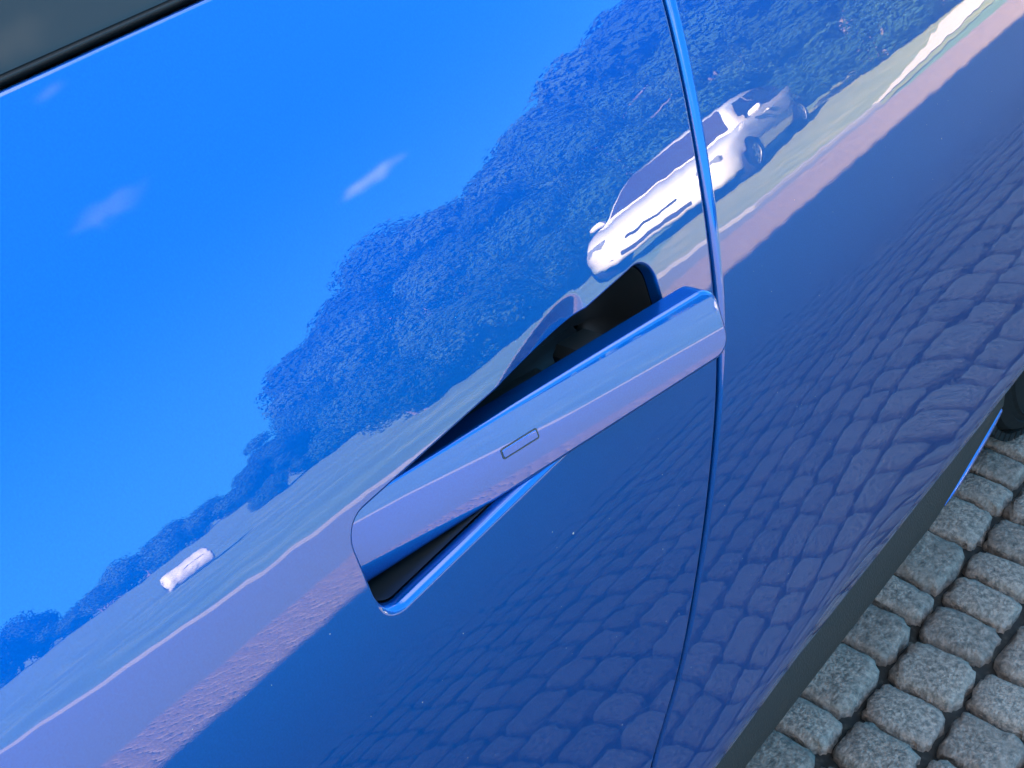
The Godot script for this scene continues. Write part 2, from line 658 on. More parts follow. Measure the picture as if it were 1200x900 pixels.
func slab(corners: Array, radius: float, edge: float, bulge: float, thick: float, n_side := 40) -> ArrayMesh:
	# a rounded plate in the xy plane with its face towards +z: rolled edge, sides, and a face that curves across y
	var o := round_outline(corners, radius, n_side, 12)
	var n := o.size()
	var R := []
	var RN := []
	var lo: float = corners[0].x + radius
	var hi: float = corners[1].x - radius
	var face := func(p: Vector2) -> Array:
		# leans a little skywards; the lower half is the rounder one
		var r := bulge if p.y > 0.0 else bulge * 0.43
		return [Vector3(p.x, p.y, -(0.043 * p.y + p.y * p.y / (2 * r))), Vector3(0, 0.043 + p.y / r, 1).normalized()]
	for k in 13:
		var t := k / 12.0
		var a := []
		var b := []
		for i in n:
			var d := (o[(i + 1) % n] - o[(i + n - 1) % n]).normalized()
			var p := o[i] - Vector2(d.y, -d.x) * edge
			var m := Vector2(clampf(p.x, lo, hi), 0.0)
			var s: Array = face.call(m.lerp(p, t))
			a.append(s[0])
			b.append(s[1])
		R.append(a)
		RN.append(b)
	for k in range(1, 9):
		var ang := PI / 2 * minf(k, 7) / 7
		var a := []
		var b := []
		for i in n:
			var d := (o[(i + 1) % n] - o[(i + n - 1) % n]).normalized()
			var out := Vector2(d.y, -d.x)
			var s: Array = face.call(o[i] - out * edge)
			var d3 := Vector3(out.x, out.y, 0)
			a.append(s[0] + d3 * edge * sin(ang) - Vector3(0, 0, 1) * (edge * (1 - cos(ang)) + (thick if k == 8 else 0.0)))
			b.append((s[1] * cos(ang) + d3 * sin(ang)).normalized())
		R.append(a)
		RN.append(b)
	var back := []
	var bn := []
	for i in n:
		back.append(Vector3(clampf(o[i].x, lo, hi), 0, -thick))
		bn.append(Vector3(0, 0, -1))
	R.append(back)
	RN.append(bn)
	return rows_mesh(R, RN, true)

func door_handle(car: Node3D) -> void:
	var h := put("door_handle", slab([Vector2(-0.140, -0.0203), Vector2(0.1125, -0.0203), Vector2(0.1125, 0.0205), Vector2(-0.140, 0.0205)], 0.0115, 0.0022, 0.55, 0.013), M.paint, car)
	h.set_meta("label", "flush door handle tipped out of its recess, rear end proud")
	h.transform = Transform3D(handle_frame(), H_C)
	var pad_shade := put("touch_pad_shade", slab([Vector2(-0.0115, -0.0030), Vector2(0.0115, -0.0030), Vector2(0.0115, 0.0030), Vector2(-0.0115, 0.0030)], 0.0012, 0.0001, 0.55, 0.0002, 6), M.seal, h)  # dark plate on the uncut face, standing in for the shade of a groove
	pad_shade.position = Vector3(-0.0272, 0.0006, 0.00025)
	var pad := put("touch_pad", slab([Vector2(-0.0108, -0.0023), Vector2(0.0108, -0.0023), Vector2(0.0108, 0.0023), Vector2(-0.0108, 0.0023)], 0.0009, 0.0005, 0.55, 0.0004, 6), M.paint, h)
	pad.position = Vector3(-0.0272, 0.0006, 0.0006)
	var b := handle_frame()
	var st := begin()
	add_box(st, H_C + b * Vector3(-0.03, 0.004, -0.030), Vector3(0.10, 0.014, 0.03), b, 0.004)
	add_box(st, H_C + b * Vector3(0.045, 0.006, -0.034), Vector3(0.028, 0.016, 0.034), b, 0.005)
	put("handle_arm", done(st), M.arm, car)

func door_seal(car: Node3D) -> void:
	var R := []
	for k in 61:
		var y := lerpf(LOW, TOP, k / 60.0)
		var row := []
		for q in [-0.016, 0.016]:
			var s := flank(gap_x(y) + q, y)
			row.append(s[0] - s[1] * 0.014)
		R.append(row)
	put("door_seal", auto_rows(R), M.seal, car)

const WHEEL_R := Vector2(1.76, 0.352)
const WHEEL_F := Vector2(-1.12, 0.352)
const ARCH := 0.44

func arch_y(x: float, w: Vector2) -> float:
	var d := ARCH * ARCH - (x - w.x) * (x - w.x)
	return w.y + sqrt(d) if d > 0.0 else 0.0

func wheel(side: int, w: Vector2, car: Node3D) -> void:
	var o := Node3D.new()
	o.name = "wheel"
	car.add_child(o, true)
	o.position = Vector3(w.x, w.y, -0.075 if side > 0 else 2 * ZC + 0.075)
	if side < 0: o.rotation.y = PI
	var st := begin()
	add_lathe(st, [Vector2(0.225, -0.215), Vector2(0.30, -0.222), Vector2(0.338, -0.20), Vector2(0.35, -0.17), Vector2(0.352, -0.11), Vector2(0.35, -0.04), Vector2(0.338, -0.012), Vector2(0.325, -0.003), Vector2(0.322, -0.007), Vector2(0.316, -0.003), Vector2(0.313, 0.001), Vector2(0.310, -0.003), Vector2(0.29, 0.003), Vector2(0.287, -0.001), Vector2(0.25, 0.002), Vector2(0.225, -0.004)], 64, true)
	# tread blocks round the tyre
	for k in 72:
		for q in 4:
			var a := TAU * (k + 0.5 * (q % 2)) / 72
			var bb := Basis(Vector3(0, 0, 1), a)
			add_box(st, bb * Vector3(0.353, 0, -0.035 - 0.047 * q), Vector3(0.012, 0.021, 0.036), bb, 0.0)
	put("tyre", done(st), M.rubber, o)
	st = begin()
	add_lathe(st, [Vector2(0.228, -0.2), Vector2(0.21, -0.12), Vector2(0.205, -0.02), Vector2(0.228, -0.003), Vector2(0.222, -0.003), Vector2(0.2, -0.03)], 48)
	for k in 5:
		var bb := Basis(Vector3(0, 0, 1), TAU * k / 5)
		add_box(st, bb * Vector3(0.12, 0, -0.03), Vector3(0.19, 0.05, 0.022), bb, 0.006)
	add_lathe(st, [Vector2(0.06, -0.06), Vector2(0.06, -0.018), Vector2(0.0, -0.014)], 24)
	put("rim", done(st), M.rim, o)

func arch_parts(side: int, w: Vector2, car: Node3D) -> void:
	# the cladding lip round the wheel opening and the dark liner inside it
	var R := []
	var L := []
	for k in 49:
		var a := PI * (1.0 - 0.0 * k) - PI * k / 48.0
		var dirv := Vector2(cos(a), sin(a))
		var row := []
		for q in [[0.024, -0.012], [0.022, 0.004], [0.012, 0.008], [0.0, 0.006], [-0.004, 0.0], [-0.005, -0.02]]:
			var p: Vector2 = w + dirv * (ARCH + q[0])
			var z: float = flank(p.x, maxf(p.y, 0.46))[0].z if p.y > 0.46 else flank(p.x, 0.46)[0].z
			var v := Vector3(p.x, p.y, z + q[1])
			if side < 0: v.z = 2 * ZC - v.z
			row.append(v)
		R.append(row)
		var lr := []
		for q in [0.0, -0.12, -0.28, -0.40]:
			var p: Vector2 = w + dirv * (ARCH - 0.004) + Vector2(signf(dirv.x), 0) * 0.2 * smoothstep(0.6, 0.0, dirv.y)
			var v := Vector3(p.x, maxf(p.y, 0.33), q - 0.01)
			if side < 0: v.z = 2 * ZC - v.z
			lr.append(v)
		lr.append(Vector3(w.x, w.y, lr[3].z))
		L.append(lr)
	put("wheel_arch_trim", auto_rows(R), M.cladding, car)
	put("wheel_arch_liner", auto_rows(L), M.black_plastic, car)

func sill(side: int, car: Node3D) -> void:
	var R := []
	for k in 41:
		var x := lerpf(WHEEL_F.x + ARCH - 0.02, 1.18, k / 40.0)
		var row := []
		for q in [[-0.03, 0.50], [-0.008, 0.47], [0.006, 0.45], [0.013, 0.425], [0.014, 0.405], [0.008, 0.392], [-0.01, 0.382], [-0.05, 0.35], [-0.09, 0.27], [-0.2, 0.25]]:
			var t := clampf((x - 1.0) / 0.18, 0.0, 1.0)
			var v := Vector3(x, q[1] + 0.012 * t, q[0] - 0.013 * t)
			if side < 0: v.z = 2 * ZC - v.z
			row.append(v)
		R.append(row)
	put("sill_cladding", auto_rows(R), M.cladding, car)
	var st := begin()
	var pts := []
	for k in 9:
		var v := Vector3(lerpf(1.02, 1.178, k / 8.0), lerpf(0.399, 0.411, k / 8.0), lerpf(0.010, -0.001, k / 8.0))
		if side < 0: v.z = 2 * ZC - v.z
		pts.append(v)
	add_tube(st, pts, [0.001, 0.003, 0.004, 0.0045, 0.0045, 0.0045, 0.0045, 0.004, 0.003], 12)
	put("sill_flange", done(st), M.paint, car)

func side_panels(side: int, car: Node3D) -> void:
	var fine := side > 0
	# rear door: from the gap to its own rear edge, cut by the wheel opening
	var rear_edge := func(y: float) -> float:
		var d := (ARCH + 0.03) ** 2 - (y - WHEEL_R.y) ** 2
		return minf(WHEEL_R.x - sqrt(maxf(d, 0.0)), 1.42) if d > 0.0 else 1.42
	var rd := func(u: float, v: float) -> Vector2:
		var y := lerpf(LOW, TOP, v)
		return Vector2(lerpf(gap_x(y) + 0.0015 + roll_at(0.006, y), rear_edge.call(y), pow(u, 1.25)), y)
	put("rear_door", panel(rd, 230 if fine else 30, 230 if fine else 30, [0.0060, 0.003, 0.003, 0.002], side), M.paint, car)
	if side < 0:
		var fd := func(u: float, v: float) -> Vector2:
			var y := lerpf(LOW, TOP, v)
			return Vector2(lerpf(-0.70, gap_x(y) - 0.0055, u), y)
		put("front_door", panel(fd, 30, 30, [0.003, 0.003, 0.003, 0.003], side), M.paint, car)
		var b := handle_frame()
		var h := put("door_handle", box_mesh(Vector3(0.40, 0.925, 2 * ZC - 0.002), Vector3(0.23, 0.04, 0.02), Basis(Vector3.RIGHT, deg_to_rad(20)), 0.006), M.paint, car)
		h.set_meta("label", "door handle lying flush")
	# rear quarter behind the rear door
	var quarter := func(u: float, v: float) -> Vector2:
		var x := lerpf(1.427, 2.34, u)
		var low := maxf(arch_y(x, WHEEL_R), 0.45)
		return Vector2(x, lerpf(low, TOP, v))
	put("rear_quarter_panel", panel(quarter, 50, 24, [0.003, 0.003, 0.003, 0.003], side), M.paint, car)
	# front wing
	var wing := func(u: float, v: float) -> Vector2:
		var x := lerpf(-1.95, -0.706, u)
		var low := maxf(arch_y(x, WHEEL_F), 0.45)
		return Vector2(x, lerpf(low, lerpf(0.98, 1.10, u), v))
	put("front_wing", panel(wing, 50, 24, [0.003, 0.003, 0.003, 0.003], side), M.paint, car)

func glasshouse(car: Node3D) -> void:
	# belt line, roof and glass; half widths measured from the centre line
	var zb: float = flank(0.3, TOP)[0].z
	for side in [1, -1]:
		var f := func(v: Vector3) -> Vector3: return v if side > 0 else Vector3(v.x, v.y, 2 * ZC - v.z)
		# glass leaning in from the belt
		for w in [[-0.55, 0.58, "front_side_window"], [0.66, 1.40, "rear_side_window"]]:
			var R := []
			for k in 13:
				var t := k / 12.0
				var row := []
				for j in 17:
					var x := lerpf(w[0] + (0.42 * t if w[0] < 0 else 0.0), w[1] + (0.0 if w[0] < 0 else -0.2 * t), j / 16.0)
					row.append(f.call(Vector3(x, TOP + 0.0045 + 0.36 * t, zb - 0.0085 - 0.18 * t - 0.05 * t * t)))
				R.append(row)
			put(w[2], auto_rows(R), M.glass, car)
		# belt moulding: a flat black strip with a lip against the glass
		var B := []
		for k in 61:
			var x := lerpf(-0.62, 1.45, k / 60.0)
			var row := []
			for q in [[0.0012, -0.008], [0.0016, -0.0022], [0.0021, -0.0009], [0.0032, -0.0009], [0.0037, -0.0022], [0.0044, -0.0046], [0.0056, -0.0052], [0.006, -0.009]]:
				row.append(f.call(Vector3(x, TOP + 0.003 + q[0] * 0.82 + q[1] * 0.57, zb - 0.002 - q[0] * 0.57 + q[1] * 0.82)))
			B.append(row)
		put("belt_moulding", auto_rows(B), M.black_plastic, car)
		# roof rail and pillars
		var st := begin()
		var rail := []
		for k in 13:
			var t := k / 12.0
			rail.append(f.call(Vector3(lerpf(-0.16, 1.25, t), 1.52 + 0.03 * sin(PI * t), zb - 0.245)))
		add_tube(st, [f.call(Vector3(-0.95, 1.06, zb - 0.03)), f.call(Vector3(-0.58, 1.26, zb - 0.09))] + rail + [f.call(Vector3(1.62, 1.33, zb - 0.15)), f.call(Vector3(1.85, 1.13, zb - 0.05))], [0.04, 0.04] + Array(range(13)).map(func(_k): return 0.035) + [0.06, 0.08], 10)
		add_tube(st, [f.call(Vector3(0.62, TOP, zb - 0.03)), f.call(Vector3(0.60, 1.53, zb - 0.25))], [0.03, 0.03], 8)
		put("window_pillar", done(st), M.trim_gloss, car)
	# roof, windscreen, rear window, bonnet, tailgate
	var hw := -ZC + zb - 0.25
	var sheet := func(called: String, line: Array, m: Material):
		# line: (x, y, half width, crown)
		var R := []
		for p in line:
			var row := []
			for j in 15:
				var s := j / 7.0 - 1.0
				row.append(Vector3(p[0] + (0.22 if p[0] > 1.7 else 0.0), p[1] + p[3] * (1 - s * s), ZC + s * p[2]))
			R.append(row)
		put(called, auto_rows(R), m, car)
	sheet.call("roof_panel", [[-0.20, 1.50, hw, 0.05], [0.2, 1.545, hw, 0.06], [0.7, 1.55, hw, 0.06], [1.25, 1.515, hw, 0.05]], M.paint)
	sheet.call("windscreen", [[-0.98, 1.06, hw + 0.20, 0.03], [-0.6, 1.27, hw + 0.12, 0.04], [-0.20, 1.50, hw, 0.05]], M.glass)
	sheet.call("rear_window", [[1.25, 1.515, hw, 0.05], [1.6, 1.34, hw + 0.08, 0.03], [1.84, 1.14, hw + 0.16, 0.02]], M.glass)
	sheet.call("bonnet", [[-0.98, 1.055, hw + 0.21, 0.04], [-1.4, 1.01, hw + 0.21, 0.05], [-1.8, 0.92, hw + 0.14, 0.05], [-2.0, 0.82, hw + 0.08, 0.04]], M.paint)
	sheet.call("tailgate", [[1.84, 1.14, hw + 0.18, 0.02], [1.98, 1.05, hw + 0.18, 0.02], [2.08, 0.8, hw + 0.2, 0.0], [2.08, 0.62, hw + 0.2, 0.0]], M.paint)
	sheet.call("front_bumper", [[-2.0, 0.82, hw + 0.08, 0.02], [-2.12, 0.68, hw + 0.12, 0.0], [-2.14, 0.45, hw + 0.14, 0.0], [-2.02, 0.26, hw + 0.12, 0.0]], M.paint)
	sheet.call("rear_bumper", [[2.08, 0.62, hw + 0.2, 0.0], [2.16, 0.55, hw + 0.2, 0.0], [2.15, 0.38, hw + 0.2, 0.0], [2.0, 0.28, hw + 0.18, 0.0]], M.cladding)
	sheet.call("underbody", [[-2.0, 0.26, hw + 0.02, 0.0], [2.0, 0.26, hw + 0.02, 0.0]], M.black_plastic)
	for s in [-1.0, 1.0]:
		put("headlight", box_mesh(Vector3(-1.98, 0.72, ZC + s * 0.62), Vector3(0.2, 0.09, 0.24), Basis(Vector3.UP, s * 0.35), 0.03), M.lamp, car)
		put("tail_light", box_mesh(Vector3(2.29, 0.86, ZC + s * 0.68), Vector3(0.06, 0.1, 0.22), Basis.IDENTITY, 0.02), M.tail, car)

func dust(car: Node3D) -> void:
	# specks of dust and dried droplets on the paint
	var st := begin()
	var r := RandomNumberGenerator.new()
	r.seed = 8
	for k in 260:
		var y := r.randf_range(0.61, 0.93)
		var x := r.randf_range(0.05, 1.05)
		if absf(x - gap_x(y)) < 0.012 or (x > 0.26 and x < 0.54 and y > 0.88 and y < 0.98): continue
		var s := flank(x, y)
		var n: Vector3 = s[1]
		var u := n.cross(Vector3.RIGHT).normalized()
		var v := n.cross(u)
		var q := r.randf_range(0.00012, 0.00035) * (2.0 if k % 40 == 0 else 1.0)
		var ring := []
		for j in 6: ring.append(s[0] + (u * cos(TAU * j / 6) + v * sin(TAU * j / 6)) * q * r.randf_range(0.7, 1.3))
		for j in 6:
			for p in [ring[j], ring[(j + 1) % 6], s[0] + n * q * 0.5]: st.add_vertex(p)
	var o := put("dust_specks", done(st), M.dust, car)
	o.set_meta("kind", "stuff")

func blue_car() -> void:
	var car := thing("parked_car", "glossy blue car whose flush door handle stands tipped out of the door", "car")
	front_door(car)
	door_handle(car)
	side_panels(1, car)
	side_panels(-1, car)
	door_seal(car)
	dust(car)
	glasshouse(car)
	for side in [1, -1]:
		sill(side, car)
		for w in [WHEEL_R, WHEEL_F]:
			wheel(side, w, car)
			arch_parts(side, w, car)

# ---------------------------------------------------------------- paving
func sett_mesh(len_: float, dep: float, seed_: int, relief := 1.0) -> ArrayMesh:
	# one tumbled stone: domed top, worn irregular edges
	var n := noise(9.0, 2, seed_)
	var f := noise(38.0, 2, seed_ + 50)
	var U := [-1.0, -0.985, -0.93, -0.86, -0.74, -0.5, -0.2, 0.2, 0.5, 0.74, 0.86, 0.93, 0.985, 1.0]
	var R := []
	for j in U.size():
		var row := []
		for i in U.size():
			var u: float = U[i]
			var v: float = U[j]
			var sx := 1.0 - 0.095 * pow(absf(v), 7.0)
			var sz := 1.0 - 0.095 * pow(absf(u), 7.0)
			var e := pow(pow(absf(u), 7.0) + pow(absf(v), 7.0), 1.0 / 7.0)
			var x := u * sx * len_ * 0.5
			var z := v * sz * dep * 0.5
			x += 0.0055 * n.get_noise_2d(z * 4.0 + 5.0, u)
			z += 0.0055 * n.get_noise_2d(x * 4.0, v + 9.0)
			var y := relief * (-0.0018 * (u * u + v * v) - 0.0095 * pow(minf(e, 1.0), 9.0))
			y += relief * (0.0035 * n.get_noise_2d(x * 2.0 + 3.0, z * 2.0) + 0.0012 * f.get_noise_2d(x, z))
			if e > 0.992: y = -0.07
			elif e > 0.97: y -= 0.007 * relief
			row.append(Vector3(x, y, z))
		R.append(row)
	return auto_rows(R)

func paving() -> void:
	var base := struct("pavement", flat_polygon([Vector2(-6, -3.2), Vector2(40, -3.2), Vector2(40, 4.32), Vector2(-6, 4.32)], -0.023), M.joint)
	put("jointing_sand", flat_polygon([Vector2(-6, 1.7), Vector2(16, 1.7), Vector2(16, 4.31), Vector2(-6, 4.31)], -0.0042), M.sand, base)
	var kinds := []
	var lens := [0.062, 0.074, 0.086, 0.106]
	for l in lens:
		for k in 4: kinds.append([l, sett_mesh(l - 0.0035, 0.0925, 100 + kinds.size())])
	for l in lens:
		for k in 4: kinds.append([l, sett_mesh(l - 0.0015, 0.0948, 100 + kinds.size(), 0.12)])   # more worn, out on the drive
	var spots := []
	var z := -1.5
	var row := 0
	while z < 4.26:
		var pitch := rng.randf_range(0.093, 0.099)
		var x := -2.2 + rng.randf() * 0.1
		while x < 16.0:
			var pick := rng.randf()
			var li := 0 if pick < 0.22 else 1 if pick < 0.62 else 2 if pick < 0.86 else 3
			var l: float = lens[li]
			var at := Vector3(x + l * 0.5, rng.randf_range(-0.004, 0.002) if z < 1.3 else rng.randf_range(-0.002, 0.0), z + pitch * 0.5 + rng.randf_range(-0.002, 0.002))
			var b := Basis(Vector3.UP, rng.randf_range(-0.035, 0.035)) * Basis(Vector3.RIGHT, rng.randf_range(-0.03, 0.03) if z < 1.3 else 0.0) * Basis(Vector3.BACK, rng.randf_range(-0.03, 0.03) if z < 1.3 else 0.0)
			if rng.randf() < 0.5: b = b * Basis(Vector3.UP, PI)
			spots.append([li * 4 + rng.randi() % 4 + (16 if z > 1.5 else 0), rng.randi() % 3 if z < 1.5 else 1, Transform3D(b.scaled_local(Vector3(1, 1, pitch / 0.096)), at)])
			x += l
		z += pitch
		row += 1
	var seen := func(s: Array) -> float:
		var p: Vector3 = s[2].origin
		if p.x > 0.75 and p.x < 1.75 and p.z < 0.35 and p.z > -0.4: return 0.0
		return Vector2((p.x - 1.15) * 0.8, p.z - 0.4).length()
	var order := spots.map(func(s): return [seen.call(s), s])
	order.sort_custom(func(a, b): return a[0] < b[0])
	var rest := {}
	for k in order.size():
		var s: Array = order[k][1]
		if k < 298:
			var o := put("paving_stone", kinds[s[0]][1], M.stone[s[1]], base)
			o.transform = s[2]
		else:
			var key := "%d/%d" % [s[0], s[1]]
			if not rest.has(key): rest[key] = []
			rest[key].append(s)
	for key in rest:
		var list: Array = rest[key]
		var mm := MultiMesh.new()
		mm.transform_format = MultiMesh.TRANSFORM_3D
		mm.mesh = kinds[list[0][0]][1]
		mm.instance_count = list.size()
		for k in list.size(): mm.set_instance_transform(k, list[k][2])
		var o := MultiMeshInstance3D.new()
		o.name = "paving_stones"
		o.multimesh = mm
		o.material_override = M.worn if list[0][0] >= 16 else M.stone[list[0][1]]
		o.set_meta("kind", "stuff")
		base.add_child(o, true)

func grounds() -> void:
	struct("ground", flat_polygon([Vector2(-900, -900), Vector2(900, -900), Vector2(900, 900), Vector2(-900, 900)], -0.045), M.grass)
	paving()
	var kerb_line := [Vector2(-40, 40), Vector2(-6, 26), Vector2(1.4, 14.5), Vector2(2.35, 10.2), Vector2(2.85, 8.4), Vector2(3.3, 7.15), Vector2(4.1, 6.55), Vector2(5.2, 5.6), Vector2(6.0, 4.6), Vector2(7.4, 4.5)]
	var poly := [Vector2(7.4, 4.33), Vector2(-60, 4.33), Vector2(-60, 40)] + kerb_line
	struct("road", flat_polygon(poly, -0.012), M.asphalt)
	var R := []
	for k in kerb_line.size():
		var p: Vector2 = kerb_line[k]
		var d: Vector2 = (kerb_line[mini(k + 1, kerb_line.size() - 1)] - kerb_line[maxi(k - 1, 0)]).normalized()
		var n := Vector2(-d.y, d.x)
		var row := []
		for q in [[-0.01, -0.05], [-0.01, 0.025], [0.005, 0.04], [0.055, 0.04], [0.07, 0.025], [0.07, -0.06]]:
			row.append(Vector3(p.x + n.x * q[0], q[1], p.y + n.y * q[0]))
		R.append(row)
	struct("kerb", auto_rows(R, false, true), M.kerb)
	struct("verge", flat_polygon([Vector2(5.4, 5.6), Vector2(6.1, 4.66), Vector2(7.4, 4.5), Vector2(40, 12.0), Vector2(40, 22), Vector2(16, 11.5), Vector2(11, 9.5)], -0.03), M.verge)
	struct("path", flat_polygon([Vector2(7.2, 4.58), Vector2(13.5, 6.4), Vector2(30, 10.5), Vector2(30, 12.5), Vector2(13.4, 7.5), Vector2(10.6, 6.05)], -0.015), M.path)

# ---------------------------------------------------------------- the far side of the street
func leaf_cloud(blobs: Array, count: int, size: float, seed_: int) -> ArrayMesh:
	# many small leaf-sized faces scattered through clumps: blobs of (centre, radius)
	var r := RandomNumberGenerator.new()
	r.seed = seed_
	var P := PackedVector3Array()
	var N := PackedVector3Array()
	var I := PackedInt32Array()
	var total := 0.0
	for b in blobs: total += b[1] * b[1]
	for b in blobs:
		var k := int(count * b[1] * b[1] / total)
		for q in k:
			var d := Vector3(r.randfn(), r.randfn(), r.randfn()).normalized()
			var at: Vector3 = b[0] + d * Vector3(1, 0.85, 1) * b[1] * pow(r.randf(), 0.25) * r.randf_range(0.8, 1.15)
			var n := (d + Vector3(r.randfn(), r.randfn() + 0.4, r.randfn()) * 0.28).normalized()
			var u := n.cross(Vector3(r.randfn(), r.randfn(), r.randfn())).normalized()
			var v := n.cross(u)
			var s := size * r.randf_range(0.6, 1.4)
			var i0 := P.size()
			P.append_array([at - u * s, at + v * s * 0.55, at + u * s, at - v * s * 0.55])
			N.append_array([n, n, n, n])
			I.append_array([i0, i0 + 1, i0 + 2, i0, i0 + 2, i0 + 3])
	return raw(P, N, I)

func make_tree(kind: int, label: String) -> Node3D:
	var h: float = [9.0, 8.0, 6.0][kind]
	var t := thing("broadleaf_tree", label, "tree", Vector3.ZERO, 0.0, "trees beyond the grass")
	var r := RandomNumberGenerator.new()
	r.seed = 70 + kind
	var st := begin()
	add_tube(st, [Vector3(0, -0.1, 0), Vector3(0.05, h * 0.2, 0.03), Vector3(-0.04, h * 0.45, 0.05), Vector3(0.1, h * 0.75, 0)], [0.26, 0.19, 0.13, 0.04], 9)
	put("trunk", done(st), M.bark, t)
	var blobs := []
	st = begin()
	for k in 20:
		var y := h * r.randf_range(0.08, 0.9)
		var spread := h * 0.42 * sin(PI * clampf((y / h - 0.02) / 1.02, 0, 1) ** 0.8)
		var a := r.randf() * TAU
		var c := Vector3(cos(a), 0, sin(a)) * spread * sqrt(r.randf()) + Vector3(0, y, 0)
		blobs.append([c, h * r.randf_range(0.09, 0.21)])
		if k < 9: add_tube(st, [Vector3(0, y * 0.7, 0), c * Vector3(0.5, 0.9, 0.5), c], [0.07, 0.05, 0.02], 6)
	put("limbs", done(st), M.bark, t)
	put("crown", leaf_cloud(blobs, 36000, 0.105, 90 + kind), M.leaf[kind], t)
	return t

func make_bush(kind: int) -> Node3D:
	var t := thing("bush", "rounded green bush at the edge of the grass", "bush", Vector3.ZERO, 0.0, "bushes under the trees")
	var r := RandomNumberGenerator.new()
	r.seed = 170 + kind
	var blobs := []
	for k in 9: blobs.append([Vector3(r.randf_range(-1.2, 1.2), r.randf_range(0.3, 1.3), r.randf_range(-0.8, 0.8)), r.randf_range(0.4, 0.7)])
	put("crown", leaf_cloud(blobs, 9000, 0.05, 190 + kind), M.leaf[2 - kind % 3], t)
	var st := begin()
	for k in 5: add_tube(st, [Vector3(0.1 * k - 0.2, 0, 0), Vector3(0.3 * k - 0.6, 0.9, r.randf_range(-0.3, 0.3))], [0.03, 0.015], 6)
	put("stem", done(st), M.bark, t)
	return t

func copy(o: Node3D, label: String) -> Node3D:
	var c := o.duplicate()
	c.name = numbered(str(o.name).rstrip("0123456789").rstrip("_"))
	add_child(c)
	c.set_meta("label", label)
	return c

func greenery() -> void:
	var protos := []
	for k in 3: protos.append(make_tree(k, "broadleaf tree"))
	var used := [false, false, false]
	# az (degrees from straight out), distance, height scale
	var rows := []
	var tall := [2.6, 4.2, 5.3, 6.8, 8.3, 7.8, 7.7, 8.3, 9.4, 10.2, 9.8, 9.4, 9.2, 9.0]
	for k in 14: rows.append([26.8 + (2.3 if k < 4 else 2.75) * k, rng.randf_range(31, 35), [2, 0, 1][k % 3], tall[k]])
	for k in 8: rows.append([36.5 + 5.2 * k, rng.randf_range(19, 24), (k + 1) % 3, 4.4])
	for k in rows.size():
		var s: Array = rows[k]
		var kind: int = s[2]
		var words: String = ["broad dark green tree in the row beyond the grass", "light green loose tree in the row beyond the grass", "low dense tree in the row beyond the grass"][kind]
		var t: Node3D = protos[kind] if not used[kind] else copy(protos[kind], words)
		t.set_meta("label", words)
		used[kind] = true
		var a := deg_to_rad(s[0])
		t.position = Vector3(sin(a), 0, cos(a)) * s[1] + Vector3(0, -0.045, 0)
		t.rotation.y = rng.randf() * TAU
		var want: float = s[3] * rng.randf_range(0.94, 1.06)
		t.scale = Vector3.ONE * want / [9.0, 8.0, 6.0][kind]
	var bush := [make_bush(0), make_bush(1)]
	for k in 54:
		var words := "rounded green bush at the edge of the grass" if k < 18 else "far bush in the hedge on the skyline of the field"
		var b: Node3D = bush[k] if k < 2 else copy(bush[k % 2], words)
		b.set_meta("label", words)
		if k >= 18:
			var az := deg_to_rad(2.0 + 0.95 * (k - 18))
			b.position = Vector3(sin(az), 0, cos(az)) * rng.randf_range(84, 92)
			b.rotation.y = rng.randf() * TAU
			b.scale = Vector3(2.0, (3.9 if k < 33 else 2.1 if k < 41 else 1.5) * rng.randf_range(0.8, 1.2), 2.0)
			b.set_meta("group", "hedge on the skyline")
			continue
		var a := deg_to_rad(34.5 + 1.0 * k) if k < 10 else deg_to_rad(58.0 + 2.4 * (k - 10))
		var d := 15.5 + 0.5 * k + rng.randf_range(-0.5, 0.5) if k < 10 else 17.0 + 0.4 * (k - 10)
		b.position = Vector3(sin(a) * d, -0.045, cos(a) * d)
		b.rotation.y = rng.randf() * TAU
		b.scale = Vector3.ONE * rng.randf_range(0.75, 1.15)

func house(at: Vector3, turn: float, size: Vector3, label: String) -> void:
	var o := thing("gable_house", label, "house", at, turn, "houses beyond the field")
	var w := size.x * 0.5
	var d := size.z * 0.5
	var h := size.y
	var ridge := h + d * 0.75
	var st := begin()
	add_box(st, Vector3(0, h * 0.5, 0), size, Basis.IDENTITY, 0.0)
	for s in [-1.0, 1.0]:
		for v in [Vector3(s * w, h, -d), Vector3(s * w, ridge, 0), Vector3(s * w, h, d)]: st.add_vertex(v)
	put("wall", done(st), M.render, o)
	var rf := begin()
	for s in [-1.0, 1.0]:
		var slope := atan2(ridge - h, d)
		add_box(rf, Vector3(0, (ridge + h) * 0.5 + 0.05, s * d * 0.5), Vector3(size.x + 0.6, 0.15, d / cos(slope) + 0.5), Basis(Vector3.RIGHT, s * slope), 0.02)
	var r := put("roof", done(rf), M.roof, o)
	put("chimney", box_mesh(Vector3(w * 0.6, ridge + 0.3, 0), Vector3(0.5, 0.9, 0.5)), M.roof, r)
	for k in 3:
		for s in [-1.0, 1.0]:
			if k == 1 and s < 0:
				put("door", box_mesh(Vector3(0, 1.0, -d - 0.02), Vector3(0.95, 2.0, 0.08)), M.door_paint, o)
				continue
			var x := (k - 1) * w * 0.6
			var f := put("window", box_mesh(Vector3(x, h * 0.55, s * (d + 0.02)), Vector3(1.2, 1.2, 0.1)), M.white, o)
			put("pane", box_mesh(Vector3(x, h * 0.55, s * (d + 0.06)), Vector3(1.0, 1.0, 0.06)), M.glass, f)

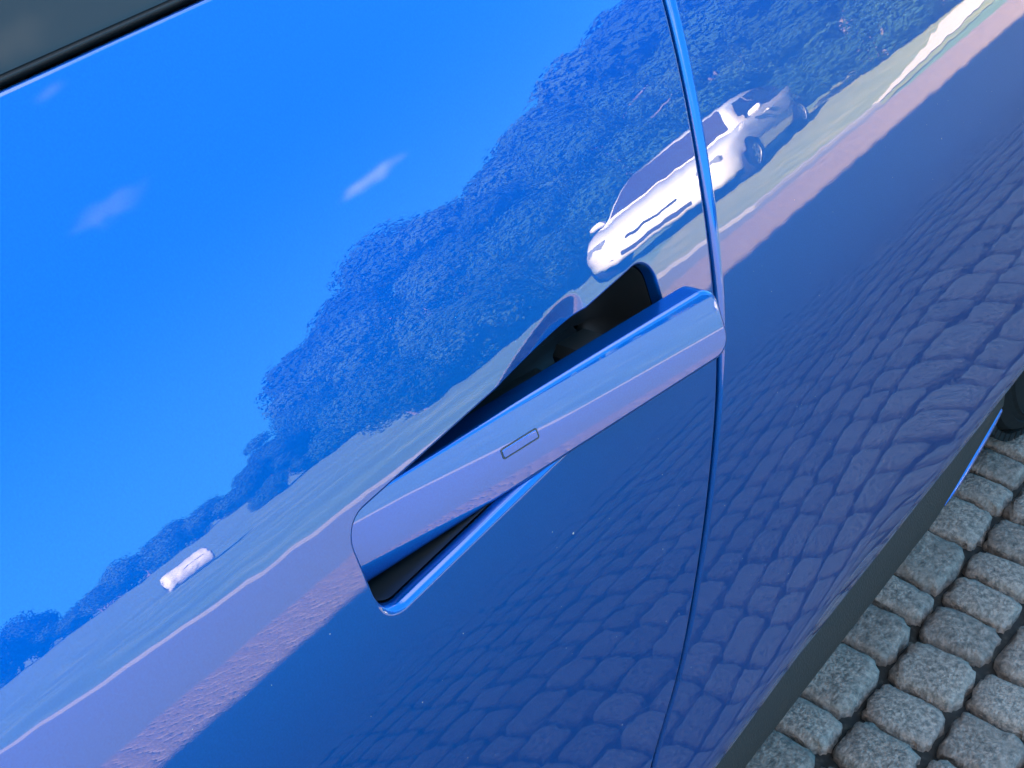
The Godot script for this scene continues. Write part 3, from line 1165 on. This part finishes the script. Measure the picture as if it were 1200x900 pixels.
func bale(at: Vector3, turn: float) -> void:
	var o := thing("wrapped_bale", "white plastic-wrapped bale lying alone on the grass", "bale", at, turn)
	o.scale = Vector3.ONE * 0.62
	var n := noise(4.0, 3, 81)
	var R := []
	for k in 27:
		var t := k / 26.0
		var x := lerpf(-0.62, 0.62, t)
		var row := []
		for j in 40:
			var a := TAU * j / 40
			var r := 0.48 * pow(1.0 - pow(absf(2.0 * t - 1.0), 14.0), 0.25) + 0.02 * n.get_noise_3d(x * 1.5, cos(a), sin(a)) + 0.004 * sin(x * 24.0)
			row.append(Vector3(x, 0.44 + r * sin(a) * 0.92, r * cos(a)))
		R.append(row)
	put("film", auto_rows(R, true), M.white, o)
	put("film_flap", box_mesh(Vector3(0.1, 0.62, -0.46), Vector3(0.5, 0.02, 0.06), Basis(Vector3.RIGHT, 0.6), 0.004), M.white, o)

func silver_car(at: Vector3, turn: float) -> void:
	var o := thing("silver_car", "silver hatchback parked on the verge across the drive, facing the blue car", "car", at, turn)
	var loft := func(called: String, st_: Array, m: Material, parent: Node):
		# stations: x, then half-section points (half width, height)
		var R := []
		for s in st_:
			var row := []
			var pts: Array = s[1]
			for p in pts: row.append(Vector3(s[0], p[1], -p[0]))
			for k in range(pts.size() - 2, -1, -1): row.append(Vector3(s[0], pts[k][1], pts[k][0]))
			R.append(row)
		# close both ends
		for end in [0, R.size() - 1]:
			var c := Vector3.ZERO
			for v in R[end]: c += v
			c /= R[end].size()
			var cap := []
			for v in R[end]: cap.append(c)
			if end == 0:
				R.push_front(cap)
			else:
				R.append(cap)
		return put(called, auto_rows(R), m, parent)
	var sec := func(w: float, lo: float, mid: float, top: float) -> Array:
		return [[0.0, lo], [w * 0.86, lo], [w * 0.97, lo + 0.08], [w, mid], [w * 0.985, lerpf(mid, top, 0.6)], [w * 0.94, top - 0.02], [w * 0.86, top], [0.0, top + 0.03]]
	loft.call("body", [[-2.06, sec.call(0.55, 0.30, 0.46, 0.62)], [-2.0, sec.call(0.70, 0.25, 0.48, 0.70)], [-1.85, sec.call(0.82, 0.22, 0.52, 0.80)], [-1.5, sec.call(0.88, 0.22, 0.58, 0.90)], [-1.0, sec.call(0.89, 0.22, 0.6, 0.97)], [0.0, sec.call(0.9, 0.22, 0.6, 0.98)], [1.0, sec.call(0.9, 0.22, 0.62, 1.0)], [1.7, sec.call(0.88, 0.25, 0.65, 1.02)], [2.0, sec.call(0.80, 0.30, 0.65, 1.0)], [2.08, sec.call(0.70, 0.36, 0.62, 0.9)]], M.silver, o)
	loft.call("roof", [[-1.02, [[0.0, 0.90], [0.80, 0.92], [0.80, 0.95], [0.78, 0.97], [0.0, 0.985]]], [-0.25, [[0.0, 0.90], [0.82, 0.95], [0.64, 1.40], [0.58, 1.445], [0.0, 1.48]]], [0.2, [[0.0, 0.9], [0.82, 0.95], [0.65, 1.46], [0.58, 1.505], [0.0, 1.545]]], [0.9, [[0.0, 0.9], [0.82, 0.95], [0.65, 1.45], [0.58, 1.50], [0.0, 1.54]]], [1.5, [[0.0, 0.9], [0.82, 0.95], [0.64, 1.36], [0.56, 1.42], [0.0, 1.45]]], [1.98, [[0.0, 0.9], [0.76, 0.95], [0.70, 1.0], [0.66, 1.01], [0.0, 1.03]]]], M.silver, o)
	# glass
	var quad := func(called: String, a: Vector3, b: Vector3, c: Vector3, d: Vector3, m: Material):
		var R := []
		for k in 5:
			var row := []
			for j in 5: row.append(a.lerp(b, j / 4.0).lerp(d.lerp(c, j / 4.0), k / 4.0))
			R.append(row)
		put(called, auto_rows(R), m, o)
	quad.call("windscreen", Vector3(-0.99, 1.01, -0.72), Vector3(-0.99, 1.01, 0.72), Vector3(-0.31, 1.46, 0.54), Vector3(-0.31, 1.46, -0.54), M.glass)
	for s in [-1.0, 1.0]:
		quad.call("front_side_window", Vector3(-0.72, 1.0, s * 0.815), Vector3(0.24, 1.0, s * 0.825), Vector3(0.2, 1.41, s * 0.685), Vector3(-0.12, 1.39, s * 0.685), M.glass)
		quad.call("rear_side_window", Vector3(0.32, 1.0, s * 0.825), Vector3(1.15, 1.01, s * 0.825), Vector3(1.0, 1.40, s * 0.685), Vector3(0.29, 1.41, s * 0.685), M.glass)
		quad.call("quarter_window", Vector3(1.22, 1.02, s * 0.825), Vector3(1.62, 1.05, s * 0.80), Vector3(1.45, 1.30, s * 0.71), Vector3(1.1, 1.38, s * 0.69), M.glass)
		put("headlight", box_mesh(Vector3(-1.88, 0.68, s * 0.62), Vector3(0.22, 0.15, 0.30), Basis(Vector3.UP, s * 0.45), 0.04), M.lamp, o)
		put("fog_lamp", box_mesh(Vector3(-1.99, 0.37, s * 0.55), Vector3(0.1, 0.1, 0.16), Basis(Vector3.UP, s * 0.4), 0.02), M.black_plastic, o)
		put("mirror", box_mesh(Vector3(-0.72, 1.02, s * 0.95), Vector3(0.10, 0.11, 0.16), Basis.IDENTITY, 0.03), M.silver, o)
		put("door_handle", box_mesh(Vector3(0.1, 0.86, s * 0.90), Vector3(0.2, 0.03, 0.03), Basis.IDENTITY, 0.01), M.silver, o)
		put("tail_light", box_mesh(Vector3(1.98, 0.85, s * 0.72), Vector3(0.16, 0.26, 0.12), Basis.IDENTITY, 0.03), M.tail, o)
		for x in [-1.30, 1.32]:
			var w := Node3D.new()
			w.name = "wheel"
			o.add_child(w, true)
			w.position = Vector3(x, 0.31, s * 0.885)
			if s < 0: w.rotation.y = PI
			var st := begin()
			add_lathe(st, [Vector2(0.19, -0.2), Vector2(0.30, -0.2), Vector2(0.315, -0.15), Vector2(0.315, -0.02), Vector2(0.29, 0.012), Vector2(0.20, 0.012)], 32)
			add_lathe(st, [Vector2(0.375, 0.002), Vector2(0.30, 0.004)], 32)
			put("tyre", done(st), M.rubber, w)
			st = begin()
			add_lathe(st, [Vector2(0.2, 0.01), Vector2(0.185, -0.03)], 32)
			for k in 5:
				var bb := Basis(Vector3(0, 0, 1), TAU * k / 5)
				add_box(st, bb * Vector3(0.1, 0, -0.01), Vector3(0.19, 0.06, 0.03), bb, 0.006)
			put("rim", done(st), M.rim, w)
	put("grille", box_mesh(Vector3(-2.03, 0.56, 0), Vector3(0.1, 0.045, 0.6), Basis.IDENTITY, 0.02), M.black_plastic, o)
	put("lower_intake", box_mesh(Vector3(-2.01, 0.345, 0), Vector3(0.12, 0.10, 0.8), Basis.IDENTITY, 0.02), M.black_plastic, o)

func shade_building() -> void:
	# unseen building added behind the blue car to cast a straight shade edge
	var o := thing("shade_building", "long pale two-storey building, unseen, added behind the blue car to shade it", "building", Vector3(-2, 0, -3.9), 0.0)
	var w := 50.0
	var d := 9.0
	var h := 6.75
	put("wall", box_mesh(Vector3(0, h * 0.5 - 0.05, -d * 0.5), Vector3(w, h, d), Basis.IDENTITY, 0.0), M.render, o)
	put("roof", box_mesh(Vector3(0, h + 0.05, -d * 0.5), Vector3(w + 0.4, 0.2, d + 0.4), Basis.IDENTITY, 0.02), M.roof, o)
	for k in 18:
		var f := put("window", box_mesh(Vector3(-18.0 + 4.4 * (k % 9), 1.7 + 3.0 * (k / 9), 0.02), Vector3(2.6, 2.2, 0.1)), M.white, o)
		put("pane", box_mesh(Vector3(-18.0 + 4.4 * (k % 9), 1.7 + 3.0 * (k / 9), 0.06), Vector3(2.4, 2.0, 0.06)), M.glass, f)
	put("door", box_mesh(Vector3(6.2, 1.05, 0.02), Vector3(1.1, 2.1, 0.1)), M.door_paint, o)

# ---------------------------------------------------------------- sky
func make_sky() -> Sky:
	var w := 1024
	var h := 512
	var data := PackedFloat32Array()
	data.resize(w * h * 3)
	var top := Vector3(0.007, 0.042, 0.096)
	var mid := Vector3(0.007, 0.052, 0.112)
	var low := Vector3(0.022, 0.098, 0.152)
	var ground := Vector3(0.03, 0.035, 0.025)
	var n := noise(1.0, 4, 61)
	# small clouds: (azimuth from +z towards +x, elevation, half width, half height, strength)
	var puffs := [[38.4, 16.1, 1.7, 0.55, 0.42], [30.5, 26.8, 1.8, 1.0, 0.12], [34.3, 35.8, 0.8, 0.25, 0.2]]
	for j in h:
		var el := 90.0 - 180.0 * (j + 0.5) / h
		var c := ground
		if el > 0:
			var t := el / 90.0
			c = low.lerp(mid, smoothstep(0.0, 0.28, t)).lerp(top, smoothstep(0.2, 0.9, t))
		for i in w:
			var az := fposmod(180.0 - 360.0 * (i + 0.5) / w, 360.0)
			var k := (j * w + i) * 3
			var q := c
			if el > 5 and el < 45:
				for p in puffs:
					var dx: float = wrapf(az - p[0], -180, 180) / p[2]
					var dy: float = (el - p[1]) / p[3]
					if absf(dx) < 2.2 and absf(dy) < 2.2:
						var m: float = (1.0 - dx * dx - dy * dy) + 0.9 * n.get_noise_2d(az * 1.1, el * 2.2)
						q = q.lerp(Vector3(0.30, 0.30, 0.30), clampf(m, 0.0, 1.0) * p[4])
			# cloud added high up and behind, outside the mirrored sky, to whiten the shade
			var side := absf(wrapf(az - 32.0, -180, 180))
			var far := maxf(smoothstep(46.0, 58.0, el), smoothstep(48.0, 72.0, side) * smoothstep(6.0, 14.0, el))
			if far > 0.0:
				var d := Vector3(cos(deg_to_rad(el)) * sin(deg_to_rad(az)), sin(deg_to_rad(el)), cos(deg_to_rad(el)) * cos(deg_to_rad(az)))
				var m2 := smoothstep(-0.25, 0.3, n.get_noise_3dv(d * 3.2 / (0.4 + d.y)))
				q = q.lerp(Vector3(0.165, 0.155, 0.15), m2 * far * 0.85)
			data[k] = q.x
			data[k + 1] = q.y
			data[k + 2] = q.z
	var img := Image.create_from_data(w, h, false, Image.FORMAT_RGBF, data.to_byte_array())
	var mat := PanoramaSkyMaterial.new()
	mat.panorama = ImageTexture.create_from_image(img)
	var s := Sky.new()
	s.sky_material = mat
	return s

func _ready() -> void:
	# camera
	var cam := Camera3D.new()
	cam.name = "camera"
	var right := Vector3(0.62204886, -0.05496885, 0.7810465)
	var up := Vector3(0.50927812, 0.7860912, -0.35028049)
	cam.transform = Transform3D(Basis(right, up, right.cross(up)).orthonormalized(), Vector3(0, 1.36017, 0.33634))
	cam.fov = 31.417
	cam.near = 0.05
	cam.far = 3000.0
	add_child(cam)
	# sky and exposure
	var we := WorldEnvironment.new()
	we.name = "environment"
	var e := Environment.new()
	e.background_mode = Environment.BG_SKY
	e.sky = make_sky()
	e.tonemap_mode = Environment.TONE_MAPPER_LINEAR
	e.tonemap_exposure = 46.0
	e.sdfgi_enabled = true
	e.ssao_enabled = true
	e.ssil_enabled = true
	we.environment = e
	add_child(we)
	# sun, behind the added building
	var sun := DirectionalLight3D.new()
	sun.name = "sun"
	sun.light_energy = 1.6
	sun.light_color = Color(1.0, 0.90, 0.76)
	sun.light_angular_distance = 0.5
	sun.shadow_enabled = true
	add_child(sun)
	sun.look_at_from_position(Vector3.ZERO, Vector3(1.5, -0.80, 0.8))
	rng.seed = 4
	ripple.noise_type = FastNoiseLite.TYPE_SIMPLEX_SMOOTH
	ripple.frequency = 62.0
	ripple.fractal_octaves = 2
	make_materials()
	make_profiles()
	grounds()
	shade_building()
	blue_car()
	silver_car(Vector3(10.35, -0.03, 8.75), deg_to_rad(-26))
	greenery()
	bale(Vector3(7.0, -0.045, 17.4), deg_to_rad(12))
	house(Vector3(24.5, -0.05, 27.5), deg_to_rad(35), Vector3(7, 2.6, 5), "pale cottage half hidden by the near trees")
